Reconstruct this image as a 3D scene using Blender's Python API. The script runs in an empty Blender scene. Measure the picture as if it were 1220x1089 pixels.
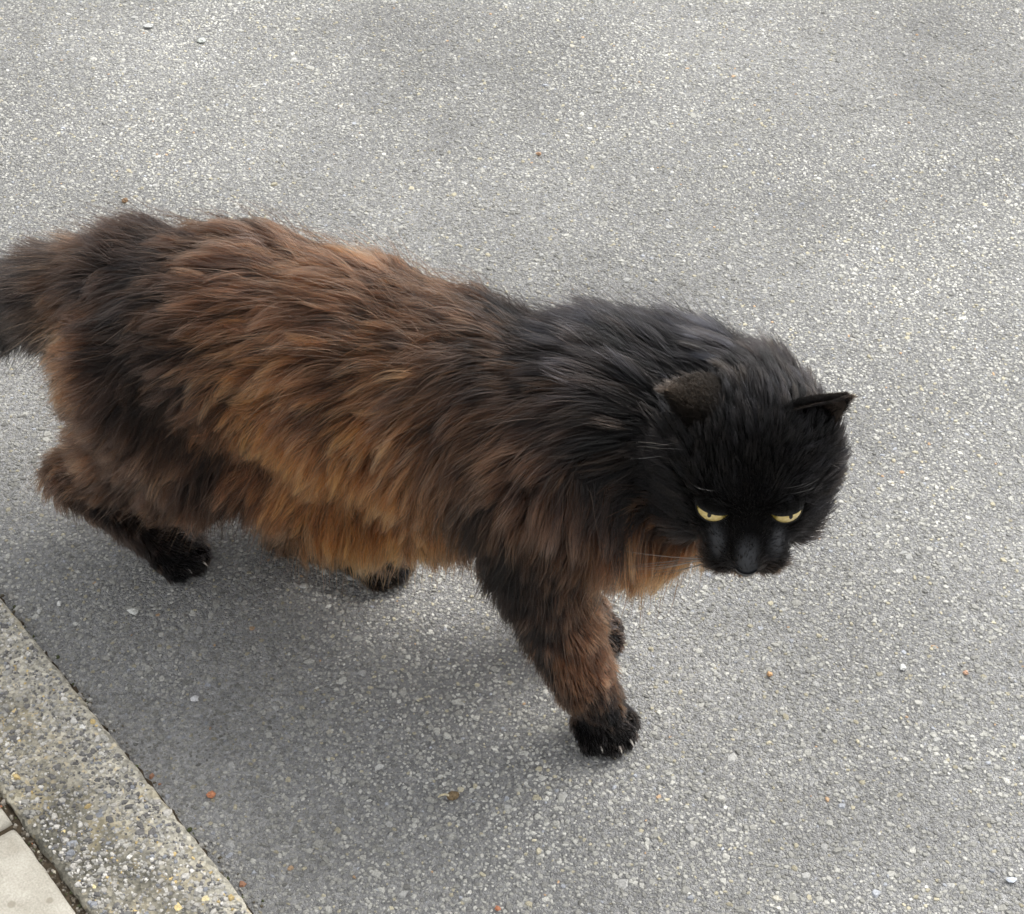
import bpy, math, random
import numpy as np
from mathutils import Vector
from mathutils.kdtree import KDTree
from mathutils.bvhtree import BVHTree

S = bpy.context.scene
COL = S.collection
rng = np.random.default_rng(11)
random.seed(11)

# ------------------------------------------------------------------ camera
PITCH, CAMH = math.radians(42), 1.0
cam_d = bpy.data.cameras.new("camera")
cam_d.sensor_width = 36
cam_d.lens = 2200 / 1220 * 36
cam_d.clip_start, cam_d.clip_end = 0.02, 500
cam = bpy.data.objects.new("camera", cam_d)
COL.objects.link(cam)
cam.location = (0, 0, CAMH)
cam.rotation_euler = (math.pi / 2 - PITCH, 0, 0)
S.camera = cam

# ------------------------------------------------------------------ sky, sun, exposure
SUN_EL, SUN_AZ = math.radians(52), math.radians(48)      # azimuth: from +Y towards +X
w = bpy.data.worlds.new("World")
S.world = w
w.use_nodes = True
nt = w.node_tree
nt.nodes.clear()
sky = nt.nodes.new("ShaderNodeTexSky")
sky.sky_type = 'NISHITA'
sky.sun_disc = False
sky.sun_elevation = SUN_EL
sky.sun_rotation = SUN_AZ
sky.dust_density = 3.0
hs = nt.nodes.new("ShaderNodeHueSaturation")              # thin overcast: greyer sky
hs.inputs["Saturation"].default_value = 0.10
bg = nt.nodes.new("ShaderNodeBackground")
bg.inputs[1].default_value = 0.15
out = nt.nodes.new("ShaderNodeOutputWorld")
nt.links.new(sky.outputs[0], hs.inputs["Color"])
nt.links.new(hs.outputs[0], bg.inputs[0])
nt.links.new(bg.outputs[0], out.inputs[0])
sun_d = bpy.data.lights.new("sun", 'SUN')
sun_d.energy = 0.9
sun_d.angle = math.radians(38)
sun_d.color = (1.0, 0.955, 0.875)
sun = bpy.data.objects.new("sun", sun_d)
COL.objects.link(sun)
sd = Vector((math.cos(SUN_EL) * math.sin(SUN_AZ), math.cos(SUN_EL) * math.cos(SUN_AZ), math.sin(SUN_EL)))
sun.rotation_euler = sd.to_track_quat('Z', 'Y').to_euler()
sun.location = (2, 2, 3)
S.view_settings.view_transform = 'Standard'
S.view_settings.look = 'None'
S.view_settings.gamma = 1
S.view_settings.use_curve_mapping = False
S.view_settings.exposure = 1.30
S.cycles.use_denoising = True
S.cycles.denoiser = 'OPENIMAGEDENOISE'
S.cycles.pixel_filter_type = 'BLACKMAN_HARRIS'
S.cycles.filter_width = 1.6
S.cycles.max_bounces = 8
S.cycles.diffuse_bounces = 3
S.cycles.glossy_bounces = 3
S.cycles.transmission_bounces = 6
S.cycles_curves.shape = 'RIBBONS'
S.cycles_curves.subdivisions = 2

# ------------------------------------------------------------------ helpers
def hash01(i, j, k, seed=0):
    n = (i.astype(np.int64) * 73856093) ^ (j.astype(np.int64) * 19349663) ^ (k.astype(np.int64) * 83492791) ^ (seed * 2654435761 & 0xffffffff)
    n = (n ^ (n >> 13)) & 0xffffffff
    n = (n * 1274126177) & 0xffffffff
    n = (n ^ (n >> 16)) & 0xffffffff
    n = (n * 2246822519) & 0xffffffff
    n = n ^ (n >> 15)
    return (n & 0xffffff) / float(0xffffff)

def noise3(P, scale, seed=0):
    """smooth value noise in -1..1 at points P (n,3); scale = cells per metre"""
    Q = np.asarray(P) * scale
    I = np.floor(Q).astype(np.int64)
    f = Q - I
    f = f * f * (3 - 2 * f)
    r = 0
    for a in (0, 1):
        wa = f[:, 0] if a else 1 - f[:, 0]
        for b in (0, 1):
            wb = f[:, 1] if b else 1 - f[:, 1]
            for c in (0, 1):
                wc = f[:, 2] if c else 1 - f[:, 2]
                r = r + wa * wb * wc * hash01(I[:, 0] + a, I[:, 1] + b, I[:, 2] + c, seed)
    return r * 2 - 1

def unit(v):
    return v / np.maximum(np.linalg.norm(v, axis=-1, keepdims=True), 1e-12)

def mesh_np(name, V, T, mat=None, parent=None, smooth=True, colors=None, attr="tint"):
    """one mesh object out of numpy vertices and equal-sided faces"""
    me = bpy.data.meshes.new(name)
    V = np.asarray(V, np.float32)
    T = np.asarray(T, np.int32)
    n = T.shape[1]
    me.vertices.add(len(V)); me.vertices.foreach_set("co", V.ravel())
    me.loops.add(T.size); me.loops.foreach_set("vertex_index", T.ravel())
    me.polygons.add(len(T)); me.polygons.foreach_set("loop_start", np.arange(0, T.size, n, dtype=np.int32))
    me.update(calc_edges=True)
    me.validate()
    me.polygons.foreach_set("use_smooth", np.full(len(me.polygons), smooth, bool))
    if colors is not None:
        a = me.attributes.new(attr, 'FLOAT_COLOR', 'POINT')
        c = np.ones((len(V), 4), np.float32); c[:, :colors.shape[1]] = colors
        a.data.foreach_set("color", c.ravel())
    o = bpy.data.objects.new(name, me)
    COL.objects.link(o)
    if mat: me.materials.append(mat)
    if parent: o.parent = parent
    return o

def mesh_py(name, V, F, mat=None, parent=None, smooth=True):
    me = bpy.data.meshes.new(name)
    me.from_pydata([tuple(v) for v in V], [], F)
    me.update()
    for p in me.polygons: p.use_smooth = smooth
    o = bpy.data.objects.new(name, me)
    COL.objects.link(o)
    if mat: me.materials.append(mat)
    if parent: o.parent = parent
    return o

def tag(o, label=None, cat=None, group=None, kind=None):
    if label: o["label"] = label
    if cat: o["category"] = cat
    if group: o["group"] = group
    if kind: o["kind"] = kind
    return o

class NT:
    """small node-tree builder"""
    def __init__(s, name):
        s.m = bpy.data.materials.new(name); s.m.use_nodes = True
        s.t = s.m.node_tree; s.t.nodes.clear()
        s.out = s.t.nodes.new("ShaderNodeOutputMaterial")
    def n(s, typ, **kw):
        x = s.t.nodes.new(typ)
        for k, v in kw.items():
            if k == "inp":
                for a, b in v.items():
                    if isinstance(b, bpy.types.NodeSocket): s.t.links.new(b, x.inputs[a])
                    else: x.inputs[a].default_value = b
            else: setattr(x, k, v)
        return x
    def link(s, a, b): s.t.links.new(a, b)
    def ramp(s, fac, stops, interp='LINEAR'):
        r = s.t.nodes.new("ShaderNodeValToRGB")
        r.color_ramp.interpolation = interp
        e = r.color_ramp.elements
        while len(e) > 1: e.remove(e[-1])
        e[0].position, e[0].color = stops[0][0], (*stops[0][1], 1)
        for p, c in stops[1:]:
            x = e.new(p); x.color = (*c, 1)
        s.link(fac, r.inputs[0])
        return r.outputs[0]
    def mix(s, fac, a, b, mode='MIX'):
        x = s.t.nodes.new("ShaderNodeMix"); x.data_type = 'RGBA'; x.blend_type = mode
        for sock, v in ((x.inputs[0], fac), (x.inputs[6], a), (x.inputs[7], b)):
            if isinstance(v, bpy.types.NodeSocket): s.link(v, sock)
            elif isinstance(v, (int, float)): sock.default_value = v
            else: sock.default_value = (*v, 1)
        return x.outputs[2]

def g3(v): return (v, v, v)

# ------------------------------------------------------------------ materials
def mat_asphalt():
    k = NT("asphalt")
    co = k.n("ShaderNodeTexCoord").outputs["Object"]
    v1 = k.n("ShaderNodeTexVoronoi", inp={"Vector": co, "Scale": 420.0})
    v2 = k.n("ShaderNodeTexVoronoi", inp={"Vector": co, "Scale": 900.0})
    n1 = k.n("ShaderNodeTexNoise", inp={"Vector": co, "Scale": 3.2, "Detail": 4.0})
    n2 = k.n("ShaderNodeTexNoise", inp={"Vector": co, "Scale": 160.0, "Detail": 3.0})
    bw = k.n("ShaderNodeSeparateColor", inp={0: v1.outputs["Color"]})
    base = k.ramp(bw.outputs[0], [(0, (.13, .129, .125)), (.5, (.22, .218, .212)), (.85, (.30, .298, .288)), (1, (.40, .395, .38))])
    base = k.mix(.5, base, k.ramp(n2.outputs[0], [(.3, g3(.13)), (.7, g3(.32))]))
    c = k.mix(1, base, k.ramp(n1.outputs[0], [(.3, g3(.8)), (.7, g3(1.2))]), 'MULTIPLY')
    h = k.n("ShaderNodeMath", operation='ADD', inp={0: v1.outputs["Distance"], 1: v2.outputs["Distance"]})
    b = k.n("ShaderNodeBump", inp={"Strength": .9, "Distance": .0016, "Height": h.outputs[0]}, invert=True)
    p = k.n("ShaderNodeBsdfPrincipled", inp={"Base Color": c, "Roughness": .85, "Specular IOR Level": .25, "Normal": b.outputs[0]})
    k.link(p.outputs[0], k.out.inputs[0])
    return k.m

def mat_tinted(name, rough=.8, spec=.3, nscale=900, amount=.3, bump=.0002):
    """colour per stone from the mesh, fine grain on top"""
    k = NT(name)
    co = k.n("ShaderNodeTexCoord").outputs["Object"]
    a = k.n("ShaderNodeAttribute", attribute_name="tint")
    n = k.n("ShaderNodeTexNoise", inp={"Vector": co, "Scale": float(nscale), "Detail": 3.0})
    c = k.mix(1, a.outputs["Color"], k.ramp(n.outputs[0], [(.3, g3(1 - amount)), (.7, g3(1 + amount))]), 'MULTIPLY')
    b = k.n("ShaderNodeBump", inp={"Strength": .6, "Distance": bump, "Height": n.outputs[0]})
    p = k.n("ShaderNodeBsdfPrincipled", inp={"Base Color": c, "Roughness": rough, "Specular IOR Level": spec, "Normal": b.outputs[0]})
    k.link(p.outputs[0], k.out.inputs[0])
    return k.m

def mat_kerb():
    k = NT("kerb_concrete")
    co = k.n("ShaderNodeTexCoord").outputs["Object"]
    v = k.n("ShaderNodeTexVoronoi", inp={"Vector": co, "Scale": 360.0})
    v2 = k.n("ShaderNodeTexVoronoi", inp={"Vector": co, "Scale": 150.0})
    n1 = k.n("ShaderNodeTexNoise", inp={"Vector": co, "Scale": 17.0, "Detail": 6.0})
    n2 = k.n("ShaderNodeTexNoise", inp={"Vector": co, "Scale": 300.0, "Detail": 3.0})
    n3 = k.n("ShaderNodeTexNoise", inp={"Vector": co, "Scale": 11.0, "Detail": 3.0})
    sc = k.n("ShaderNodeSeparateColor", inp={0: v.outputs["Color"]})
    stone = k.ramp(sc.outputs[0], [(0, (.09, .09, .085)), (.4, (.22, .215, .20)), (.75, (.38, .36, .32)), (.93, (.52, .50, .46)), (1, (.46, .36, .20))])
    mort = k.ramp(n2.outputs[0], [(.3, (.16, .15, .13)), (.7, (.50, .48, .42))])
    c = k.mix(.45, stone, mort)
    # worn light edge towards the road (object +Y), dark weathered middle
    sp = k.n("ShaderNodeSeparateXYZ", inp={0: co})
    yy = k.n("ShaderNodeMath", operation='MULTIPLY_ADD', inp={0: n3.outputs[0], 1: .05, 2: -.025})
    y2 = k.n("ShaderNodeMath", operation='ADD', inp={0: sp.outputs[1], 1: yy.outputs[0]})
    mr = k.n("ShaderNodeMapRange", inp={0: y2.outputs[0], 1: -.002, 2: .030})
    grime = k.ramp(n1.outputs[0], [(.36, (.42, .42, .40)), (.62, (1.05, 1.03, .97))])
    c1 = k.mix(1, k.mix(1, c, (.84, .83, .79), 'MULTIPLY'), grime, 'MULTIPLY')
    c2 = k.mix(1, c, (1.26, 1.245, 1.17), 'MULTIPLY')
    c = k.mix(mr.outputs[0], c1, c2)
    # ochre lichen
    lf = k.ramp(k.n("ShaderNodeTexNoise", inp={"Vector": co, "Scale": 40.0, "Detail": 2.0}).outputs[0], [(.56, g3(0)), (.68, g3(.34))])
    c = k.mix(lf, c, (.40, .335, .19))
    h = k.n("ShaderNodeMath", operation='ADD', inp={0: v.outputs["Distance"], 1: n2.outputs[0]})
    b = k.n("ShaderNodeBump", inp={"Strength": .8, "Distance": .0012, "Height": h.outputs[0]})
    p = k.n("ShaderNodeBsdfPrincipled", inp={"Base Color": c, "Roughness": .9, "Specular IOR Level": .2, "Normal": b.outputs[0]})
    k.link(p.outputs[0], k.out.inputs[0])
    return k.m

def mat_paver():
    k = NT("cream_paver")
    co = k.n("ShaderNodeTexCoord").outputs["Object"]
    n1 = k.n("ShaderNodeTexNoise", inp={"Vector": co, "Scale": 60.0, "Detail": 6.0})
    n2 = k.n("ShaderNodeTexNoise", inp={"Vector": co, "Scale": 700.0, "Detail": 3.0})
    v = k.n("ShaderNodeTexVoronoi", inp={"Vector": co, "Scale": 75.0})
    c = k.ramp(n1.outputs[0], [(.3, (.30, .28, .235)), (.7, (.40, .38, .33))])
    c = k.mix(1, c, k.ramp(n2.outputs[0], [(.3, g3(.82)), (.7, g3(1.12))]), 'MULTIPLY')
    c = k.mix(k.ramp(v.outputs["Distance"], [(.17, g3(.75)), (.24, g3(0))]), c, (.22, .20, .16))
    b = k.n("ShaderNodeBump", inp={"Strength": .5, "Distance": .0006, "Height": n2.outputs[0]})
    p = k.n("ShaderNodeBsdfPrincipled", inp={"Base Color": c, "Roughness": .9, "Specular IOR Level": .2, "Normal": b.outputs[0]})
    k.link(p.outputs[0], k.out.inputs[0])
    return k.m

def mat_plain(name, col, rough=.6, spec=.4, nscale=300, amount=.25, coat=0):
    k = NT(name)
    co = k.n("ShaderNodeTexCoord").outputs["Object"]
    n = k.n("ShaderNodeTexNoise", inp={"Vector": co, "Scale": float(nscale), "Detail": 4.0})
    c = k.mix(1, col, k.ramp(n.outputs[0], [(.3, g3(1 - amount)), (.7, g3(1 + amount))]), 'MULTIPLY')
    b = k.n("ShaderNodeBump", inp={"Strength": .4, "Distance": .0004, "Height": n.outputs[0]})
    p = k.n("ShaderNodeBsdfPrincipled", inp={"Base Color": c, "Roughness": rough, "Specular IOR Level": spec, "Normal": b.outputs[0], "Coat Weight": coat})
    k.link(p.outputs[0], k.out.inputs[0])
    return k.m

def mat_fur():
    k = NT("fur")
    a = k.n("ShaderNodeAttribute", attribute_name="fur_color")
    hi = k.n("ShaderNodeHairInfo")
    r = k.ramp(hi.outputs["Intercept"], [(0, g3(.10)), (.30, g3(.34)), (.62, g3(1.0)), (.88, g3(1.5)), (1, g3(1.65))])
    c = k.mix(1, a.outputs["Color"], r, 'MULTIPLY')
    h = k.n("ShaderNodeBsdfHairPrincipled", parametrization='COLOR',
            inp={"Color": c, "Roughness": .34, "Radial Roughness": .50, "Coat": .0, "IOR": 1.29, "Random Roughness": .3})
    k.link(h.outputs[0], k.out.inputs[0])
    return k.m

def mat_skin():
    k = NT("skin")
    a = k.n("ShaderNodeAttribute", attribute_name="tint")
    n = k.n("ShaderNodeTexNoise", inp={"Scale": 300.0})
    c = k.mix(1, a.outputs["Color"], k.ramp(n.outputs[0], [(.3, g3(.6)), (.7, g3(1.1))]), 'MULTIPLY')
    p = k.n("ShaderNodeBsdfPrincipled", inp={"Base Color": c, "Roughness": .48,
                                      "Specular IOR Level": k.n("ShaderNodeMapRange", inp={0: a.outputs["Alpha"], 3: .03, 4: .42}).outputs[0]})
    k.link(p.outputs[0], k.out.inputs[0])
    return k.m

def mat_iris():
    k = NT("iris")
    co = k.n("ShaderNodeTexCoord").outputs["Object"]      # eye-local: +Y looks out
    sp = k.n("ShaderNodeSeparateXYZ", inp={0: co})
    n = k.n("ShaderNodeTexNoise", inp={"Vector": co, "Scale": 500.0, "Detail": 3.0})
    c = k.ramp(n.outputs[0], [(.3, (.46, .34, .11)), (.7, (.70, .56, .25))])
    rad = k.n("ShaderNodeMapRange", inp={0: sp.outputs[1], 1: .0062, 2: .0074})
    c = k.mix(rad.outputs[0], (.20, .15, .03), c)
    p = k.n("ShaderNodeBsdfPrincipled", inp={"Base Color": c, "Roughness": .12, "Specular IOR Level": .5, "Coat Weight": .6, "Coat Roughness": .04})
    k.link(p.outputs[0], k.out.inputs[0])
    return k.m

M = dict(asphalt=mat_asphalt(), grit=mat_tinted("road_stone", .8, .3), kerbgrit=mat_tinted("kerb_stone_grain", .85, .25, 700, .25),
         kerb=mat_kerb(), paver=mat_paver(), soil=mat_plain("joint_soil", (.045, .035, .024), .95, .1, 250, .6),
         fur=mat_fur(), skin=mat_skin(), iris=mat_iris(),
         black=mat_plain("black_skin", (.006, .006, .0065), .7, .25, 600, .3),
         nose=mat_plain("nose_leather", (.035, .036, .040), .42, .5, 900, .35),
         pupil=mat_plain("pupil_black", (.004, .004, .004), .1, .5, 100, .1),
         whisker=mat_plain("whisker", (.07, .065, .06), .35, .5, 100, .1),
         whisker_pale=mat_plain("pale_whisker", (.20, .19, .175), .35, .5, 100, .1),
         claw=mat_plain("claw_horn", (.46, .43, .38), .35, .5, 300, .15, .2),
         ear=mat_plain("ear_skin", (.030, .022, .017), .75, .2, 300, .3))

# ------------------------------------------------------------------ ground
K = np.array([.619409, -.785068]); KN = np.array([.785068, .619409])      # along the kerb, and from kerb to road
KA = np.array([-.381538, .951237])                                        # a point of the kerb's road-side edge
KW = .0822                                                                # kerb width
JOINT = .0062
gm = mesh_py("road", [(-60, -60, 0), (60, -60, 0), (60, 60, 0), (-60, 60, 0)], [(0, 1, 2, 3)], M["asphalt"], None, False)
tag(gm, kind="structure")

def kerb_frame(x, y):
    d = np.stack([x - KA[0], y - KA[1]], -1)
    return d @ K, d @ KN

def stones(name, X, Y, Z0, size, colors, mat, hfac, parent=None, seed=5, nside=6):
    """many low worn stones in one mesh: an irregular rim sunk in the bed, a smaller facetted top"""
    r = np.random.default_rng(seed)
    n = len(X)
    ang = (np.arange(nside) / nside * 2 * math.pi)[None, :] + r.uniform(0, 6.28, (n, 1)) + r.uniform(-.35, .35, (n, nside))
    rad = size[:, None] * r.uniform(.72, 1.2, (n, nside))
    asp = r.uniform(.55, 1.0, (n, 1)); tw = r.uniform(0, 6.28, (n, 1))
    def pt(scale):
        a = rad * scale * np.cos(ang); b = rad * scale * np.sin(ang) * asp
        return a * np.cos(tw) - b * np.sin(tw), a * np.sin(tw) + b * np.cos(tw)
    hz = size * hfac * r.uniform(.5, 1.3, n)
    tilt = r.uniform(-.17, .17, (n, 2))
    x0, y0 = pt(1.0); x1, y1 = pt(.68)
    V = np.zeros((n, 2 * nside + 1, 3))
    V[:, :nside, 0] = X[:, None] + x0; V[:, :nside, 1] = Y[:, None] + y0; V[:, :nside, 2] = Z0 - .0004
    V[:, nside:2 * nside, 0] = X[:, None] + x1; V[:, nside:2 * nside, 1] = Y[:, None] + y1
    V[:, nside:2 * nside, 2] = Z0 + hz[:, None] * r.uniform(.75, 1.1, (n, nside)) + (x1 * tilt[:, :1] + y1 * tilt[:, 1:])
    V[:, 2 * nside] = np.stack([X, Y, Z0 + hz * 1.08], -1)
    f = []
    for i in range(nside):
        j = (i + 1) % nside
        f += [(i, j, nside + j), (i, nside + j, nside + i), (nside + i, nside + j, 2 * nside)]
    f = np.array(f)
    F = (f[None] + (np.arange(n) * (2 * nside + 1))[:, None, None]).reshape(-1, 3)
    C = np.repeat(colors, 2 * nside + 1, axis=0)
    return mesh_np(name, V.reshape(-1, 3), F, mat, parent, False, C)

def jitter_grid(x0, x1, y0, y1, step, r):
    nx, ny = int((x1 - x0) / step), int((y1 - y0) / step)
    gx, gy = np.meshgrid(np.arange(nx), np.arange(ny))
    x = x0 + (gx.ravel() + r.uniform(-.5, .5, gx.size) + .5 * (gy.ravel() % 2)) * step
    y = y0 + (gy.ravel() + r.uniform(-.5, .5, gx.size)) * step
    return x, y

def pick(r, n, table):
    """random colours out of (weight, rgb) rows"""
    wts = np.array([t[0] for t in table]); idx = r.choice(len(table), n, p=wts / wts.sum())
    return np.array([t[1] for t in table])[idx]

r = np.random.default_rng(3)
X, Y = jitter_grid(-.85, .85, .58, 2.15, .0031, r)
a_, b_ = kerb_frame(X, Y)
keep = (b_ > .0035) & (np.abs(X) < .20 + .40 * Y)
X, Y = X[keep], Y[keep]
n = len(X)
P0 = np.stack([X, Y, 0 * X], -1)
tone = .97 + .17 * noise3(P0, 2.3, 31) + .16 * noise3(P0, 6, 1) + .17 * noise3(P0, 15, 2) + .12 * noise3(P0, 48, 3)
tone -= .16 * np.exp(-np.maximum(kerb_frame(X, Y)[1], 0) / .13)                           # darker towards the kerb
tone -= .20 * np.exp(-((X - .42) ** 2 + (Y - 1.72) ** 2) / .16 ** 2)          # a darker, less worn patch
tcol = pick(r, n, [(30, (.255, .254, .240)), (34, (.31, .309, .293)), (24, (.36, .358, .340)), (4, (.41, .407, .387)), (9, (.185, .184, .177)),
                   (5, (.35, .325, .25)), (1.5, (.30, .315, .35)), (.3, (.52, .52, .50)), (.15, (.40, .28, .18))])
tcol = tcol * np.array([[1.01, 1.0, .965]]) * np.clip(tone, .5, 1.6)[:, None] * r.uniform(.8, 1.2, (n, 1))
size = np.clip(r.lognormal(math.log(.00152), .32, n), .0009, .0048)
big = r.uniform(0, 1, n) < .0016
size[big] = r.uniform(.0030, .0052, big.sum()); tcol[big] = tcol[big] * .6 + .14
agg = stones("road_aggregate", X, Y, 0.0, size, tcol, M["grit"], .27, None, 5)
tag(agg, "pale grey and beige stone chips bedded in the worn asphalt road", "stone chips", kind="stuff")
del X, Y, tcol, P0

# ------------------------------------------------------------------ kerb and pavement
def bevel_box(name, L, Wd, z0, z1, bev, mat, parent=None, wob=0.0, seed=0, nseg=40):
    """a long block with rounded, slightly chipped upper edges; local X along, Y across, top at z1"""
    rr = random.Random(seed)
    prof = [(-Wd / 2, z0), (-Wd / 2, z1 - bev), (-Wd / 2 + bev * .35, z1 - bev * .3), (-Wd / 2 + bev, z1), (0, z1 + .0006),
            (Wd / 2 - bev, z1), (Wd / 2 - bev * .35, z1 - bev * .3), (Wd / 2, z1 - bev), (Wd / 2, z0)]
    V, F = [], []
    for i in range(nseg + 1):
        x = -L / 2 + L * i / nseg
        e = bev * .8 if i in (0, nseg) else 0
        for (y, z) in prof:
            jw = rr.uniform(-wob, wob)
            V.append((x, y + (jw if abs(y) > Wd * .3 else 0), z - (e if z > z1 - bev * 1.1 else 0) + rr.uniform(-wob, wob) * .3))
    m = len(prof)
    for i in range(nseg):
        for j in range(m - 1):
            F.append((i * m + j, (i + 1) * m + j, (i + 1) * m + j + 1, i * m + j + 1))
    F.append(tuple(range(m))); F.append(tuple(reversed([nseg * m + j for j in range(m)])))
    return mesh_py(name, V, F, mat, parent, True)

kang = math.atan2(K[1], K[0])
pav = bpy.data.objects.new("pavement", None); COL.objects.link(pav); tag(pav, kind="structure")
kerb = bpy.data.objects.new("kerb", None); COL.objects.link(kerb); tag(kerb, kind="structure")
mid = KA + K * .30 - KN * (KW / 2)
for i in range(-4, 3):
    c = mid + K * (i * 1.004)
    o = bevel_box("kerb_stone", 1.0, KW, -.10, .007, .0035, M["kerb"], kerb, .0010, i + 5, 150)
    o.location = (c[0], c[1], 0); o.rotation_euler = (0, 0, kang)
# exposed pebbles in the kerb's face
r = np.random.default_rng(8)
n = 15000
al = r.uniform(-.25, .85, n); ac = r.uniform(-KW + .004, -.004, n)
xy = KA[None] + al[:, None] * K + ac[:, None] * KN
tcol = pick(r, n, [(30, (.34, .33, .30)), (20, (.46, .44, .40)), (26, (.16, .155, .15)), (14, (.60, .58, .54)), (3, (.55, .42, .20)), (6, (.24, .25, .27))])
edge = np.clip((ac + .032) / .03, 0, 1)
tcol *= ((.74 + .30 * edge) * (1 + .30 * noise3(np.stack([xy[:, 0], xy[:, 1], 0 * al], -1), 17, 71)))[:, None] * r.uniform(.8, 1.2, (n, 1))
sz = np.clip(r.lognormal(math.log(.00115), .45, n), .0005, .0046)
o = stones("kerb_pebbles", xy[:, 0], xy[:, 1], .0076, sz, tcol, M["kerbgrit"], .30, kerb, 9, 7)
tag(o, kind="stuff")
# dark dirt in the seam between kerb and road
V, F = [], []
rr = random.Random(14)
for i in range(601):
    al_ = -2.2 + 3.6 * i / 600
    w1 = .0010 + .0028 * rr.random() ** 3 + .0006 * math.sin(al_ * 37) * math.sin(al_ * 91)
    for ac_, z in ((-.0006, .0010), (.5 * w1, .0004 + rr.uniform(0, .0004)), (w1, .0002)):
        p = KA + K * al_ + KN * ac_
        V.append((p[0], p[1], z))
for i in range(600):
    for j in range(2):
        F.append((i * 3 + j, i * 3 + j + 1, (i + 1) * 3 + j + 1, (i + 1) * 3 + j))
mesh_py("seam_dirt", V, F, M["soil"], kerb, True)
r = np.random.default_rng(18)
n = 420
al = r.uniform(-.25, .85, n); ac = np.abs(r.normal(0, .004, n)) + .0008
xy = KA[None] + al[:, None] * K + ac[:, None] * KN
tcol = pick(r, n, [(30, (.26, .25, .23)), (14, (.40, .39, .36)), (.8, (.30, .16, .10)), (10, (.10, .085, .06)), (6, (.07, .08, .035))]) * r.uniform(.7, 1.2, (n, 1))
tag(stones("gutter_grit", xy[:, 0], xy[:, 1], .0006, np.clip(r.lognormal(math.log(.0013), .4, n), .0006, .0034), tcol, M["kerbgrit"], .6, kerb, 12), kind="stuff")
# soil in the joint behind the kerb
cs = KA - KN * (KW + JOINT / 2) + K * .3
V, F = [], []
rr = random.Random(4)
for i in range(301):
    for j in range(5):
        al_ = -2.2 + 3.6 * i / 300; ac_ = (j / 4 - .5) * (JOINT + .006)
        p = cs + K * al_ + KN * ac_
        V.append((p[0], p[1], -.004 + rr.uniform(0, .004) - (.002 if j == 2 else 0)))
for i in range(300):
    for j in range(4):
        F.append((i * 5 + j, (i + 1) * 5 + j, (i + 1) * 5 + j + 1, i * 5 + j + 1))
mesh_py("joint_soil", V, F, M["soil"], pav, True).location.z = .004
n = 900
al = r.uniform(-.2, .8, n); ac = r.normal(-KW - JOINT / 2, JOINT * .28, n)
xy = KA[None] + al[:, None] * K + ac[:, None] * KN
tcol = pick(r, n, [(30, (.10, .085, .065)), (14, (.22, .20, .17)), (1.6, (.34, .15, .08)), (4, (.36, .33, .26)), (12, (.05, .055, .025))]) * r.uniform(.7, 1.2, (n, 1))
tag(stones("joint_grit", xy[:, 0], xy[:, 1], .002, np.clip(r.lognormal(math.log(.0013), .35, n), .0006, .003), tcol, M["kerbgrit"], .6, pav, 10), kind="stuff")
# cream slabs: a row along the kerb; the joint between the two seen lies at SJ along the kerb
PLN, PWD, PJ = .20, .10, .006
SJ = .1970
for i in range(-14, 9):
    for row in range(3):
        o = bevel_box("paving_slab", PLN - PJ, PWD - PJ, -.05, .0085, .003, M["paver"], pav, .0004, 30 + i + row * 9, 24)
        ca = SJ + PLN * (i + .5) + (row * PLN / 2)
        cc = -KW - JOINT - (PWD - PJ) / 2 - row * PWD
        p = KA + K * ca + KN * cc
        o.location = (p[0], p[1], rr.uniform(-.001, .001)); o.rotation_euler = (rr.uniform(-.004, .004), rr.uniform(-.004, .004), kang + rr.uniform(-.006, .006))
# bed under the slabs
b0 = KA - KN * (KW + .15) - K * .6
bm = mesh_py("joint_bed", [tuple(b0 + K * sx * 2.4 + KN * sy * .15) + (.002,) for sx, sy in ((-1, -1), (1, -1), (1, 1), (-1, 1))], [(0, 1, 2, 3)], M["soil"], pav, False)

# ------------------------------------------------------------------ the cat: frame (f forward, s to its left, z up)
TH = math.radians(-22)
HF = np.array([math.cos(TH), math.sin(TH), 0]); HL = np.array([-HF[1], HF[0], 0])
G = np.array([-.25174184, .98631629, 0])
CO = np.array([0, 0, CAMH])
cFW = np.array([0, math.cos(PITCH), -math.sin(PITCH)]); cUP = np.array([0, math.sin(PITCH), math.cos(PITCH)]); cR = np.array([1., 0, 0])
def ray(u, v):
    return cFW + cR * (u - 610) / 2200 - cUP * (v - 544.5) / 2200
def J(u, v, s):
    """joint measured in the photo, on the plane s metres to the left of the cat's base line (cat-local world axes)"""
    P = G + HL * s; d = ray(u, v)
    return CO + d * (((P - CO) @ HL) / (d @ HL)) - G
def loc(f, s, z):
    return HF * f + HL * s + np.array([0, 0, z])

# head frame
hy, hp = math.radians(-93), math.radians(-16)       # heading of the face in the world, pitch
HFW = np.array([math.cos(hy) * math.cos(hp), math.sin(hy) * math.cos(hp), math.sin(hp)])
HRT = unit(np.cross(np.array([0, 0, 1.]), HFW)); HRT = -HRT      # picture right
HRT = unit(np.cross(np.array([0, 0, 1.]), HFW))      # the cat's own left, on the right of the picture
HUP = np.cross(HFW, HRT)
HC = J(891, 561, -.016) - HFW * .008
def HD(x, y, z):
    """head-local (left, forward, up) to cat-local world axes"""
    return HC + HRT * x + HFW * y + HUP * z

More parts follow.
